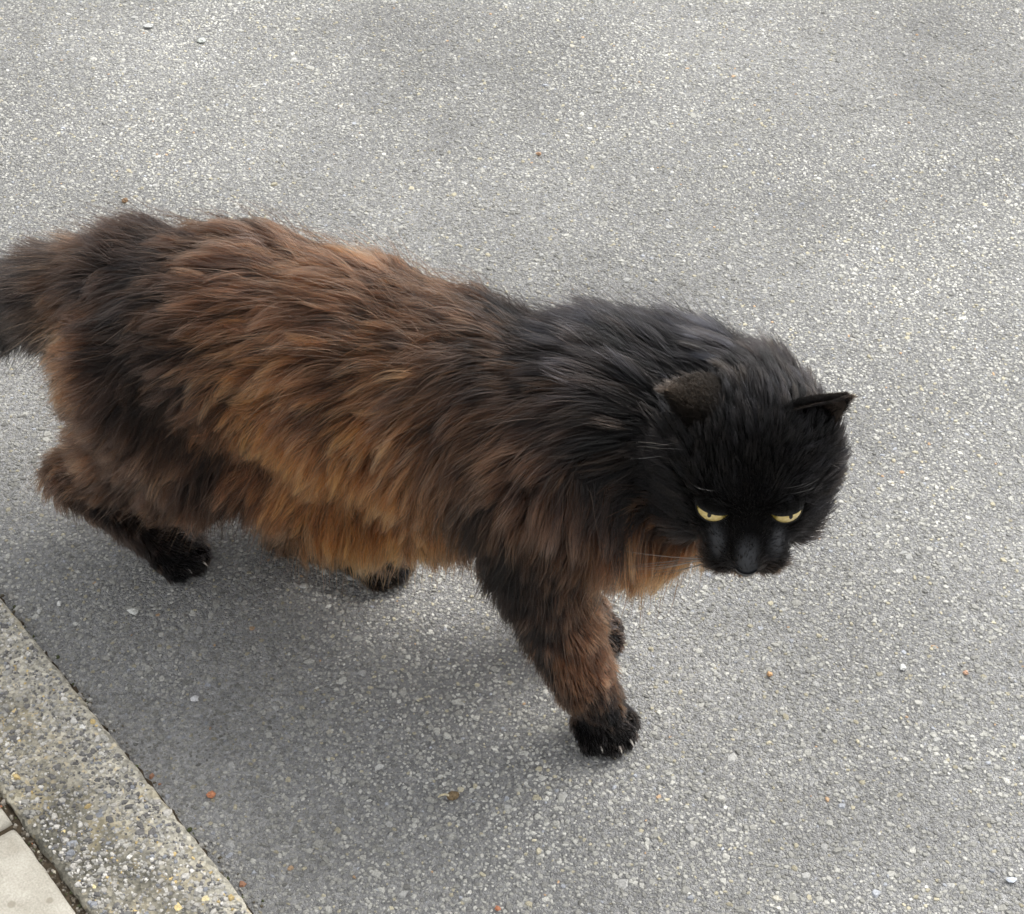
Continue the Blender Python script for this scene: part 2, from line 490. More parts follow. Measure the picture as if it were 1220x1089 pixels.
# ------------------------------------------------------------------ the cat: body as one smooth union of tapered limbs
EL = []        # (group, kind, data, fur attributes)
def bone(g, a, b, ra, rb, **at): EL.append((g, 'cone', (np.array(a, float), np.array(b, float), ra, rb), at))
def ball(g, c, r, **at): EL.append((g, 'cone', (np.array(c, float), np.array(c, float) + 1e-5, r, r), at))
def chain(g, pts, **at):
    for (a, ra), (b, rb) in zip(pts[:-1], pts[1:]): bone(g, a, b, ra, rb, **at)

BACK = -HF
spine = [(J(184, 356, .042), .033), (J(228, 382, .036), .0525), (J(305, 398, .030), .0575), (J(425, 442, .022), .062), (J(550, 485, .016), .062), (J(640, 518, .010), .0565)]
chain('torso', spine[:5], L=.040, fl=BACK, grav=1.15, a0=40, a1=80, clump=.75, wave=1)
chain('torso', spine[4:], L=.040, fl=BACK * .75, grav=3.0, a0=40, a1=80, clump=.75, wave=1)
belly = [(J(300, 505, .030), .046), (J(430, 555, .024), .044), (J(540, 560, .016), .044)]
chain('torso', belly, L=.044, fl=BACK * .25, grav=1.4, a0=45, a1=80, clump=.75, wave=1)
neck = [(J(640, 514, .012), .056), (J(730, 496, .022), .050), (J(815, 500, .028), .042), (HC - HFW * .026 - HUP * .004, .038)]
chain('torso', neck, L=.040, fl=BACK * .9 + HUP * .0, grav=.75, a0=38, a1=74, clump=.6, wave=.7)
chest = [(J(680, 560, .004), .046), (J(750, 592, -.004), .036), (J(790, 600, -.006), .028)]
chain('torso', chest, L=.042, fl=BACK * .25 + np.array([0, 0, -.8]), grav=.6, a0=45, a1=80, clump=.7, wave=.8)
# tail, held straight out behind
tail = [(J(165, 347, .044), .028), (J(70, 352, .058), .018), (J(-10, 366, .074), .014), (J(-130, 385, .105), .012), (J(-260, 430, .13), .010), (J(-360, 470, .15), .007)]
chain('tail', tail, L=.046, fl=unit(J(-130, 385, .105) - J(110, 325, .046)), grav=.35, a0=48, a1=68, clump=.6, wave=.7)
bone('tail', J(178, 350, .043), J(85, 350, .056), .031, .021, L=.052, fl=BACK + np.array([0, 0, -.15]), grav=.25, a0=40, a1=64, clump=.6, wave=.8)
# near (right) fore leg
DOWN = np.array([0, 0, -1.])
sh, el_, wr, pw = J(650, 570, -.030), J(636, 660, -.034), J(694, 806, -.034), loc(.349, -.031, .024)
bone('rf', sh, el_, .036, .026, L=.032, fl=unit(el_ - sh), grav=.5, a0=42, a1=76, clump=.52, wave=.7)
bone('rf', el_, J(668, 745, -.036), .0265, .0225, L=.018, fl=unit(wr - el_) + BACK * .25, grav=.2, a0=42, a1=74, clump=.28, wave=.3)
bone('rf', J(670, 745, -.036), wr, .0225, .0185, L=.0115, fl=unit(wr - el_) + BACK * .1, grav=.1, a0=36, a1=70, clump=.14, wave=.2)
bone('rf', wr, pw, .0180, .0155, L=.011, fl=unit(pw - wr), grav=.1, a0=40, a1=72, clump=.3, wave=.2)
# near hind leg: hip, stifle, hock, paw
hip, st, hk, hpw = J(175, 440, .012), J(225, 545, .004), J(86, 564, .008), J(203, 651, .002)
bone('rh', hip, st, .050, .036, L=.034, fl=BACK * .9 + DOWN * .5, grav=.3, a0=40, a1=78, clump=.7, wave=1)
bone('rh', J(150, 450, .014), J(148, 540, .008), .034, .026, L=.030, fl=BACK * .9 + DOWN * .35, grav=.2, a0=44, a1=74, clump=.65, wave=.8)
bone('rh', st, hk, .030, .0155, L=.026, fl=unit(hk - st) * .7 + DOWN * .5, grav=.2, a0=42, a1=74, clump=.6, wave=.7)
bone('rh', hk, hpw, .0150, .0165, L=.012, fl=unit(hpw - hk) * .8 + DOWN * .3, grav=.1, a0=34, a1=70, clump=.3, wave=.2)
# far hind leg
lst, lhk, lpw = J(355, 560, .070), J(350, 630, .062), J(446, 663, .052)
bone('lh', J(200, 440, .068), lst, .044, .030, L=.030, fl=BACK * .6 + DOWN * .7, grav=.3, a0=42, a1=78, clump=.65, wave=.8)
bone('lh', lst, lhk, .026, .0165, L=.022, fl=unit(lhk - lst), grav=.2, a0=42, a1=74, clump=.5, wave=.5)
bone('lh', lhk, lpw, .0160, .0160, L=.012, fl=unit(lpw - lhk), grav=.1, a0=34, a1=70, clump=.3, wave=.2)
# far fore leg, nearly hidden
lel, lwr, lpp = J(625, 600, .052), J(672, 704, .046), J(698, 730, .044)
bone('lf', J(650, 520, .050), lel, .034, .026, L=.028, fl=DOWN, grav=.4, a0=42, a1=76, clump=.6, wave=.6)
bone('lf', lel, lwr, .024, .0165, L=.016, fl=unit(lwr - lel), grav=.2, a0=40, a1=72, clump=.4, wave=.4)
bone('lf', lwr, lpp, .0165, .0150, L=.010, fl=unit(lpp - lwr), grav=.1, a0=40, a1=72, clump=.3, wave=.2)

CLAWS = []
def paw(g, c, fwd, show=(), spread=.0082, size=.0098):
    """pad and four separate toes resting on the road; remembers where the claws go"""
    fwd = unit(np.array([fwd[0], fwd[1], 0])); side = np.array([-fwd[1], fwd[0], 0])
    base = np.array([c[0], c[1], 0])
    at = dict(L=.0042, fl=fwd * .8 + DOWN * .3, grav=.1, a0=38, a1=70, clump=.2, wave=.1)
    bone(g, c, base + np.array([0, 0, .0125]) + fwd * .004, .0160, .0135, **at)
    for i, (x, y, zz) in enumerate(((-1.75, .010, 0), (-.6, .0185, .0015), (.6, .0185, .0015), (1.75, .010, 0))):
        a = base + side * x * spread * .75 + fwd * (y - .012) + np.array([0, 0, .0145])
        b = base + side * x * spread + fwd * (y + .0015) + np.array([0, 0, .0085 + zz * .4])
        bone(g + 't%d' % i, a, b, .0094, .0092, **at)
        if i in show: CLAWS.append((b + fwd * .0086 + np.array([0, 0, .0032]), unit(fwd + side * x * .12 + DOWN * .55), side))
paw('rfp', pw, HF * .9 - HL * .55, (0, 1, 2, 3))
paw('rhp', hpw, HF * .95 + HL * .1, (0, 1))
paw('lhp', lpw, HF)
paw('lfp', lpp, HF * .9 - HL * .3)

# head
def hfl(x, y, z): return HRT * x + HFW * y + HUP * z
hat = dict(L=.013, fl=None, grav=.05, a0=42, a1=70, clump=.35, wave=.2)
fat = dict(L=.0055, fl=None, grav=.02, a0=40, a1=72, clump=.2, wave=.1)
bone('head', HD(-.013, -.004, .004), HD(.013, -.004, .004), .0385, .0385, **hat)
bone('head', HD(-.010, .014, .004), HD(.010, .014, .004), .0275, .0275, **hat)
cat_ = dict(L=.022, fl=None, grav=.35, a0=45, a1=74, clump=.5, wave=.4)
for sx in (-1, 1):
    bone('head', HD(sx * .024, .010, -.012), HD(sx * .029, -.006, -.014), .0215, .020, **cat_)
    bone('head', HD(sx * .0115, .033, .0155), HD(sx * .023, .027, .0150), .0085, .0085, **fat)     # brow
    ball('head', HD(sx * .0138, .0485, -.0275), .0118, **fat)                                     # whisker pad
    ball('head', HD(sx * .0225, .030, -.0130), .0120, **fat)
    ball('head', HD(sx * .0105, .0445, -.0170), .0110, **fat)
    ball('head', HD(sx * .0275, .020, -.0260), .0165, **cat_)
    ball('head', HD(sx * .033, -.010, .022), .0150, **hat)                                        # ear root
bone('head', HD(0, .022, .012), HD(0, .0600, -.0190), .0130, .0078, **fat)                        # nose bridge
bone('head', HD(-.005, .037, -.026), HD(.005, .037, -.026), .0170, .0170, **fat)
ball('head', HD(0, .0440, -.0430), .0095, **fat)                                                  # chin
EYES = [HD(-.0207, .0345, .0046), HD(.0205, .0345, .0062)]
EYE_R = .0102

GK = {'torso': .026, 'tail': .012, 'head': .007}
def cone_sd(P, d):
    a, b, ra, rb = d
    ba = b - a; L2 = ba @ ba
    t = np.clip((P - a) @ ba / L2, 0, 1)
    return np.linalg.norm(P - a - t[:, None] * ba, axis=1) - (ra + (rb - ra) * t)
def smin(a, b, k):
    h = np.maximum(k - np.abs(a - b), 0) / k
    return np.minimum(a, b) - h * h * k * .25
def sdf(P, every=False):
    grp, each = {}, []
    for g, kind, d, at in EL:
        v = cone_sd(P, d)
        if every: each.append(v)
        grp[g] = v if g not in grp else smin(grp[g], v, GK.get(g, .006))
    order = [g for g in grp if g not in ('torso',)]
    res = grp['torso']
    paws = {}
    for g in order:
        v = grp[g]
        k = .010 if g == 'head' else .020 if g in ('rf', 'rh', 'lh', 'lf', 'tail') else .0022
        if g == 'head': k = .016
        res = smin(res, v, k)
    for e in EYES:                                                      # sockets
        s_ = np.linalg.norm(P - e, axis=1) - EYE_R * .99
        res = -smin(-res, s_, .003)
    return (res, np.array(each)) if every else res

def surface_nets(lo, hi, h):
    n = np.ceil((hi - lo) / h).astype(int) + 1
    ax = [lo[i] + h * np.arange(n[i]) for i in range(3)]
    D = np.empty(n, np.float32)
    yy, zz = np.meshgrid(ax[1], ax[2], indexing='ij')
    sl = np.stack([np.zeros(yy.size), yy.ravel(), zz.ravel()], -1)
    # coarse pass first, so that empty space costs nothing
    st_ = 4
    cg = [a[::st_] for a in ax]
    cx, cy, cz = np.meshgrid(*cg, indexing='ij')
    cd = sdf(np.stack([cx.ravel(), cy.ravel(), cz.ravel()], -1)).reshape(cx.shape)
    D[:] = np.repeat(np.repeat(np.repeat(cd, st_, 0), st_, 1), st_, 2)[:n[0], :n[1], :n[2]]
    near = np.argwhere(np.abs(D) < h * st_ * 2.2)
    for c in np.array_split(near, max(1, len(near) // 200000)):
        D[c[:, 0], c[:, 1], c[:, 2]] = sdf(lo + c * h)
    ins = D < 0
    # cells crossed by the surface
    acc = np.zeros((n[0] - 1, n[1] - 1, n[2] - 1, 3), np.float32); cnt = np.zeros(acc.shape[:3], np.float32)
    def sl3(o): return tuple(slice(o[i], n[i] - 1 + o[i]) for i in range(3))
    cor = [(i, j, k) for i in (0, 1) for j in (0, 1) for k in (0, 1)]
    for a in cor:
        for ax_ in range(3):
            if a[ax_] == 0:
                b = list(a); b[ax_] = 1
                da, db = D[sl3(a)], D[sl3(b)]
                m = (da < 0) != (db < 0)
                t = np.where(m, da / np.where(m, da - db, 1), 0)
                for q in range(3):
                    acc[..., q] += np.where(m, a[q] + (t if q == ax_ else 0), 0)
                cnt += m
    cell = cnt > 0
    idx = -np.ones(cell.shape, np.int64); w_ = np.argwhere(cell); idx[cell] = np.arange(len(w_))
    V = lo + h * (w_ + acc[cell] / cnt[cell][:, None])
    F = []
    for ax_ in range(3):
        u_, v_ = (ax_ + 1) % 3, (ax_ + 2) % 3
        s0 = [slice(1, n[i] - 1) for i in range(3)]; s0[ax_] = slice(0, n[ax_] - 1)
        s1 = list(s0); s1[ax_] = slice(1, n[ax_])
        a, b = ins[tuple(s0)], ins[tuple(s1)]
        e = np.argwhere(a != b)
        sign = a[a != b]
        off = np.ones(3, int); off[ax_] = 0
        e = e + off
        eu = np.zeros(3, int); eu[u_] = 1; ev = np.zeros(3, int); ev[v_] = 1
        def gi(q): return idx[q[:, 0], q[:, 1], q[:, 2]]
        q = np.stack([gi(e - eu - ev), gi(e - ev), gi(e), gi(e - eu)], -1)
        q[~sign] = q[~sign][:, ::-1]
        F.append(q)
    F = np.concatenate(F)
    return V, F[(F >= 0).all(1)]

allp = np.array([p for e in EL for p in e[2][:2]])
V, F = surface_nets(allp.min(0) - .075, allp.max(0) + .075, .0027)
# polish the vertices onto the surface and take its true normals
def grad(P, e=.0008):
    g_ = np.stack([sdf(P + np.eye(3)[i] * e) - sdf(P - np.eye(3)[i] * e) for i in range(3)], -1) / (2 * e)
    return g_
for _ in range(2):
    g_ = grad(V); V = V - g_ * (sdf(V) / np.maximum((g_ ** 2).sum(1), .2))[:, None]
V[:, 2] = np.maximum(V[:, 2], .0012)
NRM = unit(grad(V))

cat = bpy.data.objects.new("cat", None); COL.objects.link(cat)
cat.location = G; cat.empty_display_size = .1
tag(cat, "long haired black and rust brown cat with yellow eyes walking over the grey road", "cat")

# ------------------------------------------------------------------ coat colours: patches given at points of the body
CC = dict(k=(.0040, .0035, .0036), b=(.0054, .0053, .0062), d=(.0165, .0098, .0072), e=(.042, .0205, .0120), n=(.080, .0365, .0195), g=(.092, .051, .031),
          r=(.135, .052, .0245), t=(.205, .092, .043), o=(.315, .114, .040), x=(.390, .136, .042))
ANCH = """10,310k 30,385k 60,335e 100,360t 60,400d 90,296d 20,345k 0,350k 150,268d 200,285d 140,345d 185,380k 240,335e 262,268e 300,292e 230,420d 120,420n
330,300e 400,320n 350,282e 455,335n 500,365e 540,365n 580,368e 620,385k 300,345r 365,365n 420,385e 470,390n 260,360e 340,385n
300,420t 350,440x 385,470e 250,450e 280,500r 330,500x 385,520o 430,450t 480,440t 530,440g 580,450e 450,500o 500,500t 560,500e
370,570o 420,600x 470,610x 520,610o 440,560o 320,580r 280,590r 250,560d 540,560g 500,560o 350,620t 400,640t 460,650o 530,640r
640,430k 700,420b 750,420b 620,480e 660,500e 600,530g 570,560d 690,480d 650,570n 615,600n 700,560d 720,620r 780,640x 790,675x 760,650o 800,660x 700,660e 660,640d 600,650k 590,610k
740,500k 780,400b 850,420b 750,590k 900,480k 890,560k 960,560k 890,640k 800,600k 720,530d 770,630n
620,690k 650,720e 680,700n 690,740r 668,765r 702,762r 700,822r 690,800r 700,730r 720,740r 640,775k 690,790r 722,800r 665,830d 710,838e 720,885k 700,890k 745,870k 690,850d
105,460t 95,500t 140,480d 180,500d 220,520g 120,540n 75,560e 160,570d 220,590e 130,615d 170,645d 215,668k 100,590d 190,450d 430,680d 470,680k 400,660d 735,745k 730,730d 645,745k 660,800d 622,722k 615,670k"""
bvh = BVHTree.FromPolygons([tuple(v) for v in V], [tuple(f) for f in F.tolist()])
ap, ac = [], []
for tok in ANCH.split():
    u, v = tok[:-1].split(',')
    d = unit(ray(float(u), float(v)))
    hit = bvh.ray_cast(Vector(CO - G), Vector(d))[0]
    if hit is None: hit = bvh.find_nearest(Vector(J(float(u), float(v), .02)))[0]
    ap.append(np.array(hit)); ac.append(CC[tok[-1]])
ap, ac = np.array(ap), np.log(np.array(ac))
def fs(P): return np.stack([P @ HF, P @ HL, P[:, 2]], -1)
apf = fs(ap) * np.array([1, .45, 1])
def coat(P, sharp=.016):
    """coat colour at points: soft patches, the same on both flanks"""
    Q = fs(P) * np.array([1, .45, 1])
    Q = Q + .010 * np.stack([noise3(P, 45, s) for s in (21, 22, 23)], -1) + .005 * np.stack([noise3(P, 120, s) for s in (24, 25, 26)], -1)
    o = np.empty((len(P), 3))
    for c in np.array_split(np.arange(len(P)), max(1, len(P) // 40000)):
        d2 = ((Q[c][:, None] - apf[None]) ** 2).sum(-1)
        ww = 1 / (d2 + sharp ** 2 * .25) ** 1.75
        o[c] = np.exp((ww @ ac) / ww.sum(1)[:, None])
    return o

def bare(P):
    """thinly haired slate skin: bridge of the nose and below the eyes"""
    b_ = np.zeros(len(P))
    X_, Y_, Z_ = (P - HC) @ HRT, (P - HC) @ HFW, (P - HC) @ HUP
    b_ = np.maximum(b_, np.exp(-(X_ / .0066) ** 4) * np.clip((Y_ - .051) / .009, 0, 1))
    for sx in (-1, 1):
        b_ = np.maximum(b_, np.exp(-(((X_ - sx * .0180) / .0052) ** 2 + ((Z_ + .0125) / .0065) ** 2) ** 1.5) * (Y_ > .02))
    return b_
sk = coat(V) * .45  # coat colour darkened, painting in the shade seen between the hairs
bb = bare(V)[:, None]
body = mesh_np("body", V, F, M["skin"], cat, True, np.hstack([sk * (1 - bb) + np.array([[.0125, .0135, .0165]]) * bb, bb]))

# ------------------------------------------------------------------ eyes, lids, nose, ears, claws, whiskers
def uv_patch(c, X, Y, Z, R, th0, th1, ph0, ph1, nu, nv, thick=0):
    """part of a sphere: th from the pole Y outwards, ph around"""
    Vv, Ff = [], []
    for i in range(nu + 1):
        th = th0 + (th1 - th0) * i / nu
        for j in range(nv + 1):
            ph = ph0 + (ph1 - ph0) * j / nv
            Vv.append(c + R * (Y * math.cos(th) + math.sin(th) * (X * math.cos(ph) + Z * math.sin(ph))))
    for i in range(nu):
        for j in range(nv):
            a = i * (nv + 1) + j
            Ff.append((a, a + 1, a + nv + 2, a + nv + 1))
    return Vv, Ff

def lid(name, c, X, Y, Z, R, upper, drop, parent):
    """eyelid: a curved shell over the eyeball between the corner line and the lid's edge, with a rounded rim"""
    Vv, Ff = [], []
    nu, nv = 10, 18
    for sh_ in (0, 1):
        Rr = R * (1.015 + .05 * sh_)
        for i in range(nu + 1):
            for j in range(nv + 1):
                lam = (-1 + 2 * j / nv) * math.radians(82)              # along the eye
                edge = drop * max(0, math.cos(lam * 90 / 82)) ** .8
                far = math.radians(74)
                el = edge + (far - edge) * i / nu if upper else -(edge + (far - edge) * i / nu)
                q = Y * math.cos(el) * math.cos(lam) + X * math.sin(lam) * math.cos(el) + Z * math.sin(el)
                rr_ = Rr * (1.0 + (.02 if i == 0 and sh_ else 0))
                Vv.append(c + q * rr_)
    m = (nu + 1) * (nv + 1)
    for i in range(nu):
        for j in range(nv):
            a = i * (nv + 1) + j
            f1 = (a, a + 1, a + nv + 2, a + nv + 1)
            Ff.append(tuple(reversed(f1))); Ff.append(tuple(x + m for x in f1))
    for j in range(nv):
        Ff.append((j, j + 1, j + 1 + m, j + m))
    return mesh_py(name, Vv, Ff, M["black"], parent, True)

LIDS = []
for sx, e in ((-1, EYES[0]), (1, EYES[1])):
    gaze = unit(HFW * 1.0 + HRT * sx * .34 - HUP * .10)
    ex = unit(np.cross(gaze, HUP)) * -1
    ex = ex if ex @ HRT > 0 else -ex
    tiltv = math.radians(-3) * sx                                     # outer corner raised
    ez0 = np.cross(ex, gaze); ez0 = ez0 if ez0 @ HUP > 0 else -ez0
    X_ = ex * math.cos(tiltv) - ez0 * math.sin(tiltv); Z_ = ez0 * math.cos(tiltv) + ex * math.sin(tiltv)
    LIDS.append((e, X_, gaze, Z_, 31))
    # eyeball, in its own frame so that the iris material can follow it
    Vv, Ff = uv_patch(np.zeros(3), np.array([1., 0, 0]), np.array([0, 1., 0]), np.array([0, 0, 1.]), EYE_R, 0.001, math.pi - .001, 0, 2 * math.pi, 24, 32)
    eye = mesh_py("eye", Vv, Ff, M["iris"], cat, True)
    from mathutils import Matrix
    eye.matrix_local = Matrix(((X_[0], gaze[0], Z_[0], e[0]), (X_[1], gaze[1], Z_[1], e[1]), (X_[2], gaze[2], Z_[2], e[2]), (0, 0, 0, 1)))
    # upright slit pupil, a lens-shaped cap standing just proud of the eyeball
    Pv, Pf = [], []
    for i in range(13):
        t = -1 + 2 * i / 12
        for j in range(5):
            q = (-1 + 2 * j / 4) * .0013 * math.sqrt(max(0, 1 - t * t))
            z_ = t * .0034
            yv = math.sqrt(max(0, (EYE_R + .00012) ** 2 - q * q - z_ * z_))
            Pv.append((q, yv, z_ + .0050))
    Pv = [tuple(unit(np.array(p)) * (EYE_R + .00012)) for p in Pv]
    for i in range(12):
        for j in range(4): Pf.append((i * 5 + j, i * 5 + j + 1, i * 5 + j + 6, i * 5 + j + 5))
    mesh_py("pupil", Pv, Pf, M["pupil"], eye, True)
    up = np.array([0, 0, 1.])
    lid("upper_eyelid", np.zeros(3), np.array([1., 0, 0]), np.array([0, 1., 0]), up, EYE_R, True, math.radians(31), eye)
    lid("lower_eyelid", np.zeros(3), np.array([1., 0, 0]), np.array([0, 1., 0]), up, EYE_R, False, math.radians(21), eye)

# nose leather: a rounded triangle with two nostrils
Vv, Ff = [], []
for i in range(9):
    for j in range(13):
        t = i / 8; q = -1 + 2 * j / 12
        wd = .0068 * (1 - .55 * t ** 1.4)
        nz = .0052 - t * .0105
        ny = .0062 * math.sqrt(max(0, 1 - (q * .92) ** 2)) * (1 - .25 * t) - .0012 * t + (.0012 if t < .3 else 0)
        dent = .0016 * math.exp(-((abs(q) - .55) / .22) ** 2 - ((t - .55) / .2) ** 2)
        Vv.append(HD(q * wd,     .0640 + ny - .0028 - dent, -.0225 + nz))
for i in range(8):
    for j in range(12): Ff.append((i * 13 + j, i * 13 + j + 1, i * 13 + j + 14, i * 13 + j + 13))
mesh_py("nose", Vv, Ff, M["nose"], cat, True)

# ears: cupped leaf-shaped shells
EARP, EARN, EART = [], [], []
def ear_width(t, q, shape):
    """half width of the ear: one edge may bulge more than the other"""
    a_ = (1 - t ** shape[0]) ** shape[1]; b_ = (1 - t ** shape[2]) ** shape[3]
    m_ = q * .5 + .5
    return a_ * (1 - m_) + b_ * m_
def make_ear(base, tip, width, cup, outn, bend, shape=(1.0, .74, 1.0, .74)):
    """base: midpoint of the root; outn: normal of the furry outside"""
    ax_ = tip - base; Lh = np.linalg.norm(ax_); ax_ = ax_ / Lh
    outn = unit(outn - ax_ * (outn @ ax_)); sd_ = np.cross(ax_, outn)
    nu, nv = 14, 14
    o_, i_ = [], []
    for i in range(nu + 1):
        t = i / nu
        for j in range(nv + 1):
            q = -1 + 2 * j / nv
            wd = width * ear_width(t, q, shape)
            dep = cup * (1 - q * q) * (1 - t * .75) - bend * t * t
            p = base + ax_ * Lh * (t - .10 * (1 - q * q) * 0) + sd_ * wd * q + outn * dep
            o_.append(p + outn * .0007); i_.append(p - outn * .0007)
    Vv = o_ + i_; m = len(o_); Ff = []
    for i in range(nu):
        for j in range(nv):
            a = i * (nv + 1) + j
            f1 = (a, a + 1, a + nv + 2, a + nv + 1)
            Ff.append(f1); Ff.append(tuple(x + m for x in reversed(f1)))
        for j in (0, nv):
            a = i * (nv + 1) + j; b = a + nv + 1
            Ff.append((a, b, b + m, a + m) if j == 0 else (b, a, a + m, b + m))
    e_ = mesh_py("ear", Vv, Ff, M["ear"], cat, True)
    # fur roots: outside dense, inside sparse
    rr_ = np.random.default_rng(17)
    for cnt, sgn in ((5200, 1), (1300, -1)):
        t = rr_.uniform(0, 1, cnt) ** 1.25; q = rr_.uniform(-1, 1, cnt)
        wd = width * ear_width(t, q, shape)
        dep = cup * (1 - q * q) * (1 - t * .75) - bend * t * t
        P = base + ax_ * (Lh * t)[:, None] + sd_ * (wd * q)[:, None] + outn * (dep + sgn * .0007)[:, None]
        Nn = unit(outn * sgn + sd_ * (q * cup * 1.6 / width * sgn)[:, None])
        EARP.append(P); EARN.append(Nn); EART.append(np.stack([t, np.full(cnt, sgn), q], -1)); EARA.append(np.repeat(ax_[None], cnt, 0))
EARA = []
make_ear(HD(-.0250, -.012, .0300), HD(-.0495, -.017, .0440), .0215, .014, HUP * .95 + HFW * .30 + HRT * .1, .003, (1.0, .85, 2.4, .75))
make_ear(HD(.0300, -.008, .0270), HD(.0505, -.010, .0555), .0200, .012, HUP * .32 - HFW * .95 + HRT * .15, .003)

# claws
def tube(pts, rads, nseg=6):
    Vv, Ff = [], []
    pts = [np.array(p) for p in pts]
    for i, p in enumerate(pts):
        t = unit(pts[min(i + 1, len(pts) - 1)] - pts[max(i - 1, 0)])
        a = unit(np.cross(t, np.array([.31, .27, .91]))); b = np.cross(t, a)
        for j in range(nseg):
            an = 2 * math.pi * j / nseg
            Vv.append(p + (a * math.cos(an) + b * math.sin(an)) * rads[i])
    for i in range(len(pts) - 1):
        for j in range(nseg):
            k = (j + 1) % nseg
            Ff.append((i * nseg + j, i * nseg + k, (i + 1) * nseg + k, (i + 1) * nseg + j))
    return Vv, Ff
for c, d, sd_ in CLAWS:
    pts = [c - d * .004, c - d * .0005 + np.array([0, 0, .0003]), c + d * .0018 - np.array([0, 0, .0002]), c + d * .0036 - np.array([0, 0, .0011])]
    pts = [np.array([p[0], p[1], max(p[2], .0008)]) for p in pts]
    Vv, Ff = tube(pts, [.0007, .0008, .0006, .0001])
    mesh_py("claw", Vv, Ff, M["claw"], cat, True)
# whiskers
rw = random.Random(6)
for sx in (-1, 1):
    for k in range(9):
        a = HD(sx * (.0135 + .0015 * (k % 3)), .0530 - .002 * (k // 3), -.0245 - .003 * (k % 3))
        d = unit(HRT * sx * 1.0 + HFW * rw.uniform(.0, .35) - HUP * rw.uniform(-.05, .55))
        Lw = rw.uniform(.040, .066)
        pts = [a + d * Lw * t - HUP * .010 * t * t - HFW * .012 * t * t for t in (0, .25, .5, .75, 1)]
        Vv, Ff = tube(pts, [.00022, .00019, .00015, .00010, .00003], 4)
        mesh_py("whisker", Vv, Ff, M["whisker_pale"] if k % 3 == 1 else M["whisker"], cat, True)

# ------------------------------------------------------------------ fur: combed, clumped strands as hair curves
T_ = np.concatenate([F[:, [0, 1, 2]], F[:, [0, 2, 3]]])
A_ = np.linalg.norm(np.cross(V[T_[:, 1]] - V[T_[:, 0]], V[T_[:, 2]] - V[T_[:, 0]]), axis=1) / 2

def scatter(n, r, dens=None):
    wgt = A_ if dens is None else A_ * dens
    t = r.choice(len(T_), n, p=wgt / wgt.sum())
    a, b = r.uniform(0, 1, (2, n)); sw = a + b > 1
    a[sw], b[sw] = 1 - a[sw], 1 - b[sw]
    c = 1 - a - b
    mixv = lambda Q: Q[T_[t, 0]] * c[:, None] + Q[T_[t, 1]] * a[:, None] + Q[T_[t, 2]] * b[:, None]
    return mixv(V), unit(mixv(NRM))

AT = {k: np.array([e[3].get(k) for e in EL], float) for k in ('L', 'grav', 'a0', 'a1', 'clump', 'wave')}
FLV = np.array([e[3]['fl'] if e[3]['fl'] is not None else (0, 0, 0) for e in EL])
HEADM = np.array([1. if e[3]['fl'] is None else 0. for e in EL])
NOSE = HD(0, .066, -.020)

def attrs(P, N):
    """fur length, direction and so on at the roots, blended from the nearest limbs"""
    W = np.empty((len(P), len(EL)), np.float32)
    for c in np.array_split(np.arange(len(P)), max(1, len(P) // 60000)):
        _, each = sdf(P[c], True)
        ww = np.exp(-np.clip((each - each.min(0)) / .0090, 0, 40)).T
        W[c] = ww / ww.sum(1, keepdims=True)
    o = {k: W @ v for k, v in AT.items()}
    fl = W @ FLV
    hm = W @ HEADM
    fl = fl + unit(P - NOSE) * hm[:, None]
    g_ = W @ AT['grav']
    down = np.clip(.95 - .95 * N[:, 2], 0, 1.3)                       # flanks comb downwards, the back straight backwards
    fl = fl + DOWN[None] * (g_ * down * (1 - hm))[:, None]
    fl = fl + .38 * np.stack([noise3(P, 22, s) for s in (41, 42, 43)], -1) + .30 * np.stack([noise3(P, 60, s) for s in (44, 45, 46)], -1)
    tf = fl - N * (fl * N).sum(1, keepdims=True)
    o['tan'] = unit(tf)
    return o

KP = 8
TT = np.linspace(0, 1, KP)
def grow(P, N, o, r, lenf, jit=.18):
    """strand points (n,KP,3)"""
    n = len(P)
    L = o['L'] * lenf
    a0 = np.radians(o['a0'] + r.normal(0, 6, n)); a1 = np.radians(o['a1'] + r.normal(0, 4, n))
    b = np.cross(N, o['tan'])
    tw = r.normal(0, jit, n)
    tan = unit(o['tan'] + b * tw[:, None])
    Q = np.empty((n, KP, 3)); Q[:, 0] = P - N * .0004
    for k in range(1, KP):
        t = (k - .5) / (KP - 1)
        a = a0 + (a1 - a0) * np.sqrt(t)
        d = N * np.cos(a)[:, None] + tan * np.sin(a)[:, None] + DOWN[None] * (o['grav'] * .45 * t)[:, None]
        Q[:, k] = Q[:, k - 1] + unit(d) * (L / (KP - 1))[:, None]
    return Q

def wave(Q, N, o, r, amp):
    n = len(Q)
    ph = r.uniform(0, 6.28, n); fr = r.uniform(.7, 1.5, n) * 6.28
    b = np.cross(N, o['tan'])
    s = np.sin(ph[:, None] + fr[:, None] * TT[None]) - np.sin(ph)[:, None]
    Q += b[:, None, :] * (s * amp * o['wave'][:, None] * (o['L'] / .04)[:, None])[:, :, None]
    return Q

def nearest(P, C):
    kd = KDTree(len(C))
    for i, c in enumerate(C.tolist()): kd.insert(c, i)
    kd.balance()
    f = kd.find
    return np.array([f(p)[1] for p in P.tolist()])

def follow(Q, QG, rootP, rootG, amount, ex=1.3):
    """bend strands towards their guide's tip"""
    w_ = (TT ** ex)[None, :, None] * amount[:, None, None]
    return Q + (QG - Q) * w_

r = np.random.default_rng(77)
